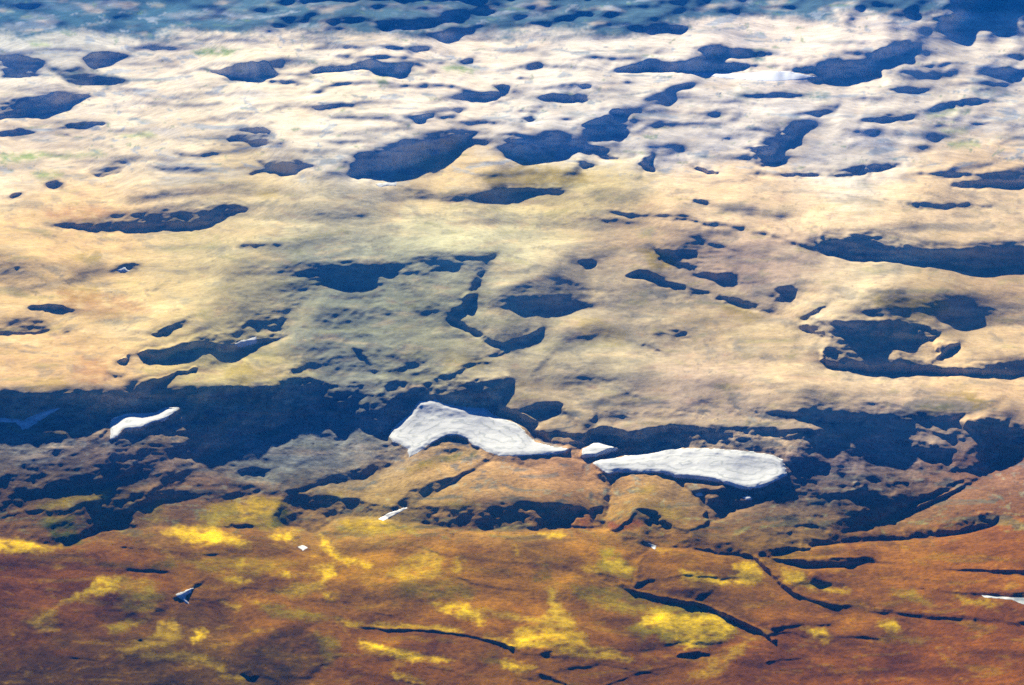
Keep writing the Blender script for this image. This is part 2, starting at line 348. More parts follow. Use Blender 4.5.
# --- the valley
level(.66, region(RIM, CREST), 2.5)
VAL = """s|1|-60,398 0,395 13,398 67,393 87,390 100,396 117,400 134,398 137,386 147,380 167,373 194,366 194,370 171,375 157,383 150,393 174,396 207,390 215,425 190,420 178,405 160,405 135,411 110,417 106,425 95,415 85,408 60,404 45,408 0,415 -60,418
l|.42|32,430 57,411 82,410 102,419 108,432 88,448 51,460 20,450
s|.9|35,440 55,435 80,440 60,455 45,458
l|.05|72,452 53,457 90,434 100,421 107,430 98,442 80,453
l|.35|-60,448 0,448 12,456 22,469 12,474 -60,472
l|.48|-60,485 0,483 41,475 68,458 86,454 109,473 92,483 41,500 -60,504
s|.7|41,480 70,470 95,474 85,484 40,496
s|.85|110,440 117,437 124,430 140,428 165,420 185,410 210,400 210,440 190,445 165,455 140,470 110,470 98,460 108,445
l|.22|131,444 160,436 185,436 197,440 180,446 164,450 156,446
l|.25|206,405 216,415 241,417 261,418 255,428 247,434 237,426 216,421
s|1|200,393 227,388 235,382 245,386 259,388 278,382 290,372 298,362 300,370 309,376 327,380 341,388 360,380 358,391 348,405 364,403 389,405 380,382 405,380 422,390 410,417 391,432 389,442 384,440 364,428 352,411 331,409 307,415 282,425 251,436 200,460
l|.38|200,464 251,437 282,427 307,417 331,411 352,413 364,430 389,445 408,450 405,458 385,466 365,478 331,480 318,488 295,490 260,495 245,490 200,478
s|.85|326,412 340,411 348,440 340,450 334,430
s|.95|368,457 375,449 389,446 408,450 407,456 395,463 370,473 340,480 330,476 350,468 366,465
g|1|290,493 318,487 331,480 365,476 395,464 410,456|4
s|.8|241,472 262,470 268,480 245,482
s|.85|217,488 250,485 262,495 240,500 220,502
g|1|109,474 92,484 60,497 30,508 8,516 -40,530|4
g|.9|200,480 160,468 120,474|2
l|.28|8,515 31,503 82,491 111,480 143,472 160,464 190,458 200,462 158,487 131,503 100,500 60,510
s|.85|113,487 130,485 140,492 125,500 100,505 95,512 90,505
s|.95|90,507 102,513 131,509 133,521 123,531 102,531 86,539 82,534 90,525
s|.9|156,472 185,466 190,475 185,490 160,498 140,502 150,492 158,485
l|.5|0,520 45,518 48,535 61,546 20,538 -60,536 -60,522
s|.75|45,520 72,516 75,530 82,540 70,547 61,547 50,540
l|.25|133,506 150,500 205,496 212,512 205,530 165,528 135,528
l|.1|205,505 250,497 283,500 290,512 284,528 260,530 240,522 210,530 200,520
s|.78|281,500 290,497 330,498 345,503 352,515 335,520 323,532 313,537 300,528 287,528 278,515
s|1|279,512 286,507 289,526 280,527
s|.95|285,500 297,498 303,520 298,528 290,524
s|.9|345,503 352,499 356,505 352,513
l|.05|300,492 321,487 365,478 409,457 423,451 449,456 478,452 490,453 478,464 445,478 412,491 400,503 385,510 352,500 330,497
s|.45|352,503 365,500 395,507 390,513 360,516
s|.95|400,501 412,491 431,482 445,478 461,472 478,464 490,455 494,457 482,466 455,480 437,491 418,499 406,507 395,510
l|.03|408,508 437,492 455,481 482,467 494,460 533,467 564,457 580,463 597,477 606,490 604,505 583,512 564,506 523,503 482,506 455,509 430,507
s|1|492,456 515,455 568,450 576,446 583,450 583,456 593,462 605,477 610,483 597,477 580,462 564,456 543,458 533,466 523,465 515,458 496,460
s|.85|423,451 437,440 453,435 462,436 470,441 483,449 478,452 460,453 449,456 447,448 435,449
s|1|427,509 435,508 440,512 455,511 482,508 523,505 543,506 564,507 583,513 576,519 575,528 560,531 543,534 523,531 504,530 480,534 461,533 427,525
l|.2|525,513 538,510 540,525 530,530
l|.25|512,522 520,520 522,530 512,529
l|.3|437,514 449,513 446,522 440,524
l|0|574,517 588,515 592,526 575,527
s|.55|585,470 600,478 606,492 606,505 595,500 590,485
g|1|598,474 608,482 611,490 612,505 608,520 605,528|7
l|.03|612,492 618,480 630,476 655,476 668,480 680,488 700,502 710,513 708,522 690,530 670,526 655,512 640,508 625,520 613,530 608,525
s|1|609,472 640,471 672,474 702,477 723,481 744,488 757,487 787,475 790,463 802,470 790,485 770,495 750,505 735,515 712,522 708,515 710,510 702,500 690,492 682,488 678,482 668,478 640,475 625,476 612,480
l|.05|686,486 700,484 720,485 732,488 720,490 690,491
l|.15|705,498 715,493 727,503 718,505
s|1|650,513 658,520 668,528 661,538 692,530 711,523 700,532 682,542 661,548 645,553 638,560 629,554 627,540 637,534 647,534
l|.42|712,524 735,516 755,505 772,496 792,486 805,495 815,520 805,540 760,545 700,548 685,544
l|.25|715,523 740,508 765,505 790,515 770,520 735,535 712,536
s|.85|772,527 785,525 792,532 775,534
s|.8|709,538 743,544 760,538 810,536 812,548 770,555 744,554 740,548 712,548
s|1|800,435 810,432 828,441 855,445 876,436 896,442 907,440 931,444 945,450 945,460 962,469 980,463 986,443 966,425 969,417 988,417 1008,419 1017,434 1017,454 997,465 964,478 931,493 894,509 883,517 844,530 833,541 800,547 806,530 812,510 800,490 790,480 790,465
l|.35|818,474 830,468 852,470 857,490 840,494 822,486
l|.3|869,478 880,475 898,492 890,495 872,490
l|.3|891,478 900,476 910,488 902,490
l|.4|812,500 840,492 868,500 855,515 830,520 810,515
l|.15|798,528 810,524 824,530 828,538 810,536
l|.2|880,518 920,500 964,480 975,475 970,488 930,505 895,520
g|.9|1000,468 965,485 920,507 890,522|3
l|.02|843,533 870,524 920,510 980,478 1017,458 1060,455 1060,510 1000,516 1003,512 960,515 940,522 890,528 848,536
s|.95|842,534 880,531 930,527 965,520 985,512 1000,512 1003,517 985,527 940,536 888,540 845,543
s|1|572,447 585,437 600,432 618,436 637,440 657,432 672,427 692,432 711,431 731,436 752,434 760,431 774,436 793,439 810,432 803,470 789,470 783,459 773,454 752,451 726,449 692,447 670,448 653,452 634,454 601,459 592,461 583,456
s|1|422,393 435,382 461,382 482,380 509,375 511,383 500,393 498,401 500,409 515,413 523,419 539,423 531,430 539,436 556,442 572,446 568,450 552,446 533,440 525,428 515,423 496,415 488,407 467,409 457,403 449,399 433,401 412,407 406,417 400,424 391,434 385,430 395,412 405,400
s|.7|525,410 545,403 560,405 565,412 550,420 535,422
s|.6|540,436 555,432 574,436 585,438 572,446 556,442"""
for ln in VAL.split('\n'):
    f = ln.split('|')
    if f[0] == 's': steep(float(f[1]), f[2], 2.4)
    elif f[0] == 'l': level(float(f[1]) * ((1.5 if pts(f[2])[:, 0].mean() > 690 else 1.12) if float(f[1]) > .2 else 1), f[2], 2.2)
    else: gully(float(f[1]), f[2], float(f[3]))
S = S + .08 * sstep(.25, .45, S) * sstep(392, 420, vv) * (1 - sstep(505, 535, vv)) * (1 - .6 * sstep(390, 410, uu) * (1 - sstep(690, 720, uu)))
# fluted canyon walls
wall = sstep(.6, .85, S) * sstep(480, 500, vv) * (1 - sstep(538, 548, vv))
S = S - wall * .30 * sstep(.0, .7, fbm(uu / 8 + .1 * WU, vv / 30, 4, 46))
# hills roll over into each fall
def blur(a, ru, rv):
    fu = np.fft.fftfreq(a.shape[1]); fv = np.fft.rfftfreq(a.shape[0])
    k = np.exp(-2 * (np.pi ** 2) * ((fu[None] * ru) ** 2 + (fv[:, None] * rv) ** 2))
    A = np.fft.fft(np.fft.rfft(a, axis=0), axis=1) * k
    return np.fft.irfft(np.fft.ifft(A, axis=1), n=a.shape[0], axis=0)
def roll():
    global S
    dk = sstep(.6, .95, S)
    h = .5 * blur(dk, 10, 4) + .7 * blur(dk, 26, 10)
    h = np.roll(h, -3, 0)
    halo = np.minimum(1.15 * h * (1 + .6 * fbm(uu / 20, vv / 8, 3, 47)), .70) * (1 - .35 * sstep(500, 560, vv))
    S = np.maximum(S, halo - .5 * (1 - sstep(0, .35, halo)))
# snow lies in the valley floor: level at its foot, falling at its head
SNOW = [
 ("389.7,436 393,428 410,414 419,401.5 436,400 444,404 459.5,407 474.6,408 485,408 494,415.5 509,421 520,426 528,436 535,442 552,446.6 569,449 565,452 552,454 530,455 500,456 494,454 483,449 472,444.5 468,439 457,435 447,435 434,441 423,449 409,457 408,449 401.5,444.5 393,442",
  "largest snow field, grey white with dirty rings, at the mouth of the dark ravine", 2.2),
 ("582,453 583,449 593,443.6 599,442.5 608,446 619,449 608,452 595,455.5 582,456.5", "small pale snow scrap between the two largest snow fields", 1.4),
 ("593,463 601.5,459.7 618.7,457.6 634,455.4 653,453 670,449 692,448.6 720,449 726,450 752,452 773,455.4 783,460 786,470.5 787,475 773,482 756,487.7 745,488.7 735,485.5 717.5,481 700,478 679,477 661.6,472.6 634,472 619,471.5 608,473.7 599,468",
  "long bright white snow field with a pointed left end below the dark rim", 2.2),
 ("110.7,420.5 115,417.4 129,413.7 148,413.7 156,412.3 166,407.6 179.5,407.6 172,413.7 164,419.5 152,422.5 139.5,427.7 123,428.7 117,437 110.7,439.6 110.3,432",
  "clean white boot shaped snow patch in the dark left part of the valley", 1.8),
 ("-14,418 1,418.5 16.5,419.5 22.6,421.5 31,416.5 49,410 59.5,408 53,412 41,419.5 28.7,427.7 22.6,429.7 16.4,422.5 2,421.5 -14,422", "dim bluish snow streak lying in shade at the left edge of the photo", 1.4),
 ("175.4,594.4 184.6,591.3 193,588 190,592.3 184.6,595.4 186,600 189,604 186,603 181,598", "small white snow sliver in a gully of the brown foreground slope", 1.2),
 ("298.5,547 302.6,545 307.7,548 302.6,550", "tiny white snow fleck by the yellow moss below the eroded canyon wall", 1.0),
 ("234,344 241,341 256,337 256,343 241,346", "faint blue snow remnant in the dark hollow of the tan hillside", 1.0),
 ("117,270 124,267 129,271 120,272", "tiny bluish snow remnant in a small hollow of the upper left hillside", .9),
 ("375,184 397,182 395,185.5 379,186.5", "thin pale snow strip on the plateau edge below the large far shadow", .9),
 ("695,494 701,492.5 703,495 697,496", "tiny snow speck under the row of pale bank pillars", .8),
 ("743,497 750,496 752,499 746,500", "tiny snow speck in the dark gully below the bright long snow field", .8),
]
for s, lab, th in SNOW[:5]:
    P = pts(s); w = window(P, 6); d = sdf(P, uu[w], vv[w]); m = sstep(-2.0, .5, d)
    y0, y1 = P[:, 1].min(), P[:, 1].max()
    k = .52 * (1 - sstep(.02, .8, (vv[w] - y0) / (y1 - y0))) + .10 + .10 * fbm(uu[w] / 18, vv[w] / 8, 3, 49)
    if lab.startswith('dim'): k = k * 0 + .85
    if lab.startswith('clean'): k = k * 0 - .25
    S[w] = S[w] * (1 - m) + k * m
# --- foreground hills
FG = """s|.95|764,557 800,558 833,556 872,555 881,560 914,564 936,567 1023,569 1140,570 1140,574 1023,573 988,572 940,569 898,564 866,563 839,567 800,567
s|.9|877,586 907,586 931,588 962,591 1023,591 1140,592 1140,598 1023,597 986,595 953,593 931,590
s|.85|809,570 818,575 830,583 822,585 812,580
g|.95|756,557 770,571 784,585 798,595 823,602 868,609 918,614 968,617 1005,624 1060,628|4
s|.9|880,609 918,611 965,615 962,620 918,617
g|.95|607,580 634,590 659,597 699,604 719,611 742,622 762,631 775,640|4
s|.7|682,652 700,649 719,653 697,656 672,660 657,665
s|.85|634,560 645,566 654,579 641,583 633,589 634,575
s|.5|640,590 670,582 700,583 723,585 711,591 699,600 680,600
s|.7|768,626 800,621 833,621 840,625 808,626 768,630
g|.7|800,636 840,637 880,640|2.5
g|.6|768,633 790,632 803,634|2.5
g|.7|768,661 790,660 803,659|2.5
g|.5|768,672 800,670|2
g|.75|358,626 388,629 431,630 468,635 496,641 511,646|3.2
g|.6|426,665 450,671 471,679|3
g|.5|448,660 470,663 493,667|2.5
s|.7|537,649 548,649 559,654 548,653
g|.75|540,673 555,678 570,685|3
s|.5|262,640 275,632 300,628 325,640 331,660 315,675 280,688 255,672
s|.45|50,637 75,632 82,640 60,648
s|.5|88,617 110,607 135,608 140,615 110,622
s|.75|150,614 158,605 166,608 160,616
s|.85|136,641 142,637 147,645 143,648
s|.95|240,673 250,668 257,675 250,680
s|.6|195,606 210,602 222,603 200,608
s|.5|-60,560 0,560 57,560 55,567 0,566 -60,567
s|.5|94,564 133,564 107,568
s|.55|148,564 174,560 176,564 152,568
g|.7|127,570 150,572 176,574|2.5
g|.75|176,597 186,592 200,582 206,578|4
s|.7|568,570 584,571 597,574 593,578 580,575
g|.7|597,574 612,578 630,586|3
s|.5|255,640 262,650 258,668 250,660
s|.35|360,600 420,590 480,598 440,606
s|.3|300,585 360,580 400,590 340,596
g|.5|850,645 900,650 950,652|2.5
g|.5|780,645 830,652 860,650|2.5
g|.5|20,575 60,580 100,592 130,606|2.6
g|.5|205,600 240,612 262,628 270,640|2.8
g|.6|300,600 345,604 395,616|2.4
g|.5|440,572 470,584 500,590 540,592|2.6
g|.5|560,596 590,608 612,624 622,640|2.8
g|.6|40,655 90,660 140,668|2.4
g|.5|330,668 380,676 430,690|2.6
g|.5|690,662 640,672 590,690|3
g|.6|850,570 900,577 960,582|2.4
g|.5|860,650 910,660 980,664|2.6
g|.6|700,592 690,604 676,618|2.4
g|.6|120,548 170,552 215,556|2.4
g|.6|410,545 440,556 452,570|2.4
g|.5|505,552 530,562 548,576|2.4
s|.35|520,680 560,660 620,668 640,690 560,700"""
for ln in FG.split('\n'):
    f = ln.split('|')
    if f[0] == 's': steep(float(f[1]), f[2], 1.5 if float(f[1]) > .6 else 5, float(f[1]) > .8)
    else: gully(float(f[1]), f[2], float(f[3]))
S = np.clip(S, -.42, 1.05)
S = np.where(S > .7, S * (.96 + .20 * fbm(uu / 16, vv / 6, 4, 48)), S)
SNOWM_ = [window(pts(q_[0]), 4) for q_ in SNOW[:5]]; keep_ = [S[w].copy() for w in SNOWM_]
roll()
for w, k_ in zip(SNOWM_, keep_): S[w] = k_

S = blur(S, 1.6, 1.0)
S = np.interp(S, [-.42, .5, .80, .92, 1.1], [-.42, .58, .78, .98, 1.06]).astype(np.float32)
# the nearer crest hides the foot of each steep fall: the land may step there
Sb = S.copy()
drop = np.zeros_like(S)
for k_ in (1, 2, 3): drop[k_:] = np.maximum(drop[k_:], Sb[:-k_] - Sb[k_:])
step = sstep(.35, .7, drop) * (1 - sstep(.45, .65, Sb))
Pc = pts(CREST); dc = sdf(Pc, uu, vv, closed=False)
crestv = np.interp(uu[0], Pc[:, 0], Pc[:, 1])
step = np.maximum(step, .9 * (1 - sstep(1.0, 2.5, dc)))

# ------------------------------------------------------------------ integrate slopes into heights (least squares, conjugate gradients)
dep = dep_of(vv)
td_ = np.tan(dep)
q = np.where(S < 0, td_ * (-.10 + np.maximum(S, -.32) * .52), -.10 * td_ + S * (.335 + .10 * td_))
G = -q / (np.sin(dep) + q * np.cos(dep))           # height (px) gained per row going down
Wt = .6 + 2.4 * sstep(.5, .9, S)
Wt = Wt * (1 - step) + .02 * step
G = G * (1 - step) + .6 * step
def half(a):
    n, m = a.shape; return .25 * (a[:n//2*2:2, :m//2*2:2] + a[1:n//2*2:2, :m//2*2:2] + a[:n//2*2:2, 1:m//2*2:2] + a[1:n//2*2:2, 1:m//2*2:2])
def solve(G, Wt, x, iters, mu, beta):
    wv = .5 * (Wt[1:] + Wt[:-1]); gv = .5 * (G[1:] + G[:-1])
    bu = beta
    def A(x):
        r = mu * x
        d = wv * (x[1:] - x[:-1]); r[1:] += d; r[:-1] -= d
        e = bu * (x[:, 1:] - x[:, :-1]); r[:, 1:] += e; r[:, :-1] -= e
        return r
    b = np.zeros_like(x); d = wv * gv; b[1:] += d; b[:-1] -= d
    diag = np.full_like(x, mu + 2 * bu); diag[1:] += wv; diag[:-1] += wv
    r = b - A(x); z = r / diag; p = z.copy(); rz = float((r * z).sum())
    for _ in range(iters):
        Ap = A(p); al = rz / float((p * Ap).sum()); x = x + al * p; r = r - al * Ap
        z = r / diag; n = float((r * z).sum()); p = z + (n / rz) * p; rz = n
    return x
levels = [(G, Wt)]
for _ in range(4): levels.append((half(levels[-1][0]) * 2, half(levels[-1][1])))
MU, BETA = 1.0 / 700 ** 2, .10
x = np.zeros_like(levels[-1][0])
for i in range(4, -1, -1):
    g_, w_ = levels[i]
    if x.shape != g_.shape:
        x = np.repeat(np.repeat(x, 2, 0), 2, 1)
        x = np.pad(x, ((0, max(0, g_.shape[0] - x.shape[0])), (0, max(0, g_.shape[1] - x.shape[1]))), mode='edge')[:g_.shape[0], :g_.shape[1]]
    x = solve(g_, w_, x, 220 if i else 90, MU * 4 ** i, BETA)
REL = x.astype(np.float32)                          # relief in pixel units

# ------------------------------------------------------------------ colours of the ground, some with shade mixed in
def lin(c):
    c = np.asarray(c, np.float32) / 255
    return np.where(c <= .04045, c / 12.92, ((c + .055) / 1.055) ** 2.4)
LIT = 1.30
CP = """60,40,205,208,208 100,85,235,225,212 300,100,240,230,215 450,90,240,230,220 600,95,232,226,222 800,45,235,225,220 950,90,228,220,212 850,150,228,222,220 700,120,230,225,225 560,120,218,216,220 30,150,225,210,190 150,160,232,220,200 350,150,225,220,215
100,205,218,188,140 250,190,205,188,150 330,215,205,195,165 450,190,222,198,152 560,200,208,192,142 750,200,232,206,172 950,190,225,200,165 60,260,218,186,136 150,300,216,190,140 50,370,203,172,125 100,385,212,180,130 220,260,195,180,140 250,310,190,180,140 220,370,205,190,130 350,330,150,158,142 330,260,165,170,150 420,330,172,172,140 430,240,200,200,170 500,240,215,210,175 560,270,205,190,160 600,300,185,170,145 520,340,200,190,155 620,250,190,165,135 760,270,190,165,150 720,320,190,170,135 850,280,220,200,170 940,310,190,165,120 1000,300,195,165,130 980,345,215,190,150 600,370,190,180,150 700,390,190,170,150 560,400,185,170,135 800,400,205,185,150 900,395,200,180,150 980,385,215,185,140 700,420,185,170,140 900,430,180,165,145
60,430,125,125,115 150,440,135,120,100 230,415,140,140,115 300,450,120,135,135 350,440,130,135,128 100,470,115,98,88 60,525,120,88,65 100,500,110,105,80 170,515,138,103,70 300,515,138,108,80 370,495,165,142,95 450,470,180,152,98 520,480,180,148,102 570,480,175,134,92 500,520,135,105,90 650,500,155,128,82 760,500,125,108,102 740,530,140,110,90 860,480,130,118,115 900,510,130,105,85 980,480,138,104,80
50,580,122,70,30 30,620,112,70,35 100,555,138,85,40 250,560,142,96,35 380,580,165,117,65 480,570,165,112,46 580,560,160,112,56 300,610,138,90,45 60,670,88,62,42 200,665,100,72,46 400,640,128,80,30 550,640,140,92,42 700,560,150,100,40 680,590,118,80,42 900,550,142,90,44 980,540,134,82,40 850,610,142,92,42 950,640,130,76,30 800,660,126,74,30 650,670,125,78,42 900,670,120,68,26"""
cp = np.array([[float(a) for a in t.split(',')] for t in CP.split()], np.float32)  # points on the dim hill flanks carry part of their shade as colour
cu, cv = np.meshgrid(np.arange(U0, U1 + 8, 8, dtype=np.float32), np.arange(V0, V1 + 8, 4, dtype=np.float32))
num = np.zeros(cu.shape + (3,), np.float32); den = np.zeros(cu.shape, np.float32)
for px, py, r_, g_, b_ in cp:
    d2 = (cu - px) ** 2 + (1.7 * (cv - py)) ** 2
    wgt = np.exp(-d2 / (2 * 38 ** 2)) + 2e-4 * np.exp(-d2 / (2 * 160 ** 2)) + 1e-9
    num += wgt[..., None] * lin([r_, g_, b_]); den += wgt
base = num / den[..., None]
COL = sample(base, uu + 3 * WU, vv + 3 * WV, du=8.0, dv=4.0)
# soil tints that drift over the ground, after the shaded mountain tone
def tint(mask, c, k=1.0):
    global COL
    m = (np.clip(mask, 0, 1) * k)[..., None]; COL = COL * (1 - m) + lin(c) * m
n1 = fbm(uu / 70, vv / 20, 5, 51); n2 = fbm(uu / 40 + vv / 60, vv / 13, 5, 52); n3 = fbm(uu / 24, vv / 7, 4, 53)
midz = sstep(160, 200, vv) * (1 - sstep(430, 470, vv)); farz = 1 - sstep(160, 195, vv); fgz = sstep(500, 545, vv)
tint(1 - sstep(27, 41, vv + 2.0 * WV + 12 * fbm(uu / 60, vv / 20, 3, 57) + 18 * sstep(620, 720, uu)), (44, 98, 126), .92)  # shade and blue distance of the mountains, put into their rock colour
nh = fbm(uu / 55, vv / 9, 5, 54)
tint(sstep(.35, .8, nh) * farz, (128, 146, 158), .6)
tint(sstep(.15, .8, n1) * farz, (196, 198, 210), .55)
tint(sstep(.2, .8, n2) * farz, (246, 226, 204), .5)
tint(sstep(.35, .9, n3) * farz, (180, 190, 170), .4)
tint(sstep(.1, .8, n1) * midz, (140, 142, 130), .4)
tint(sstep(.2, .9, -n1) * midz, (224, 192, 142), .4)
tint(sstep(.3, .9, n2) * midz, (148, 144, 92), .40)
tint(sstep(.2, .8, n3) * midz, (136, 122, 116), .50)
tint(sstep(.2, .9, n2) * fgz, (108, 62, 34), .55)
tint(sstep(.2, .9, -n2) * fgz, (164, 110, 36), .45)
tint(sstep(.35, .9, n3) * fgz, (88, 56, 40), .5)
def crisp(n, a, wd, c, k, zone=1.0):
    tint(sstep(a, a + wd, n) * zone, c, k)
FU_ = uu + 60 * fbm(uu / 120, vv / 40, 2, 171); FV_ = vv + 5 * fbm(uu / 80, vv / 30, 2, 172)
c1 = fbm(FU_ / 36, FV_ / 11, 5, 151, .6); c2 = fbm(FU_ / 20, FV_ / 7.5, 5, 156, .62); c3 = fbm(FU_ / 9, FV_ / 3.6, 4, 161, .65); c4 = fbm(FU_ / 55, FV_ / 12, 6, 166, .62)
valz = sstep(385, 420, vv) * (1 - sstep(525, 550, vv))
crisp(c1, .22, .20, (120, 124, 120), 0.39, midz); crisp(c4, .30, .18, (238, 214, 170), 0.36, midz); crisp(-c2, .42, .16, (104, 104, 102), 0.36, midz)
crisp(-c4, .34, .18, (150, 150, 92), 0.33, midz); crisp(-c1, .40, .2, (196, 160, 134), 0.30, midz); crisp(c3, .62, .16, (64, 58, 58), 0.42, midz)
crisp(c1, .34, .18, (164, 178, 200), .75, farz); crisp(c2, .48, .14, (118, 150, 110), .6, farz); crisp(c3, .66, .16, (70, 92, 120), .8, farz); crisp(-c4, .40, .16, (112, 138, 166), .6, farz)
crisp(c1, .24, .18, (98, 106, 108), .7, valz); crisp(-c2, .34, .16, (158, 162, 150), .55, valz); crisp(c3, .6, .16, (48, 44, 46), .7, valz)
crisp(c1, .28, .18, (84, 50, 30), 0.40, fgz); crisp(-c4, .28, .18, (158, 122, 16), 0.40, fgz); crisp(c2, .48, .14, (184, 138, 80), 0.31, fgz); crisp(-c2, .45, .16, (70, 62, 20), 0.31, fgz); crisp(c3, .62, .16, (46, 32, 22), 0.43, fgz)
YEL, OLV, GRN, PALE, DK, RUST = (236, 196, 0), (150, 132, 14), (74, 88, 22), (206, 172, 118), (62, 52, 50), (150, 74, 30)
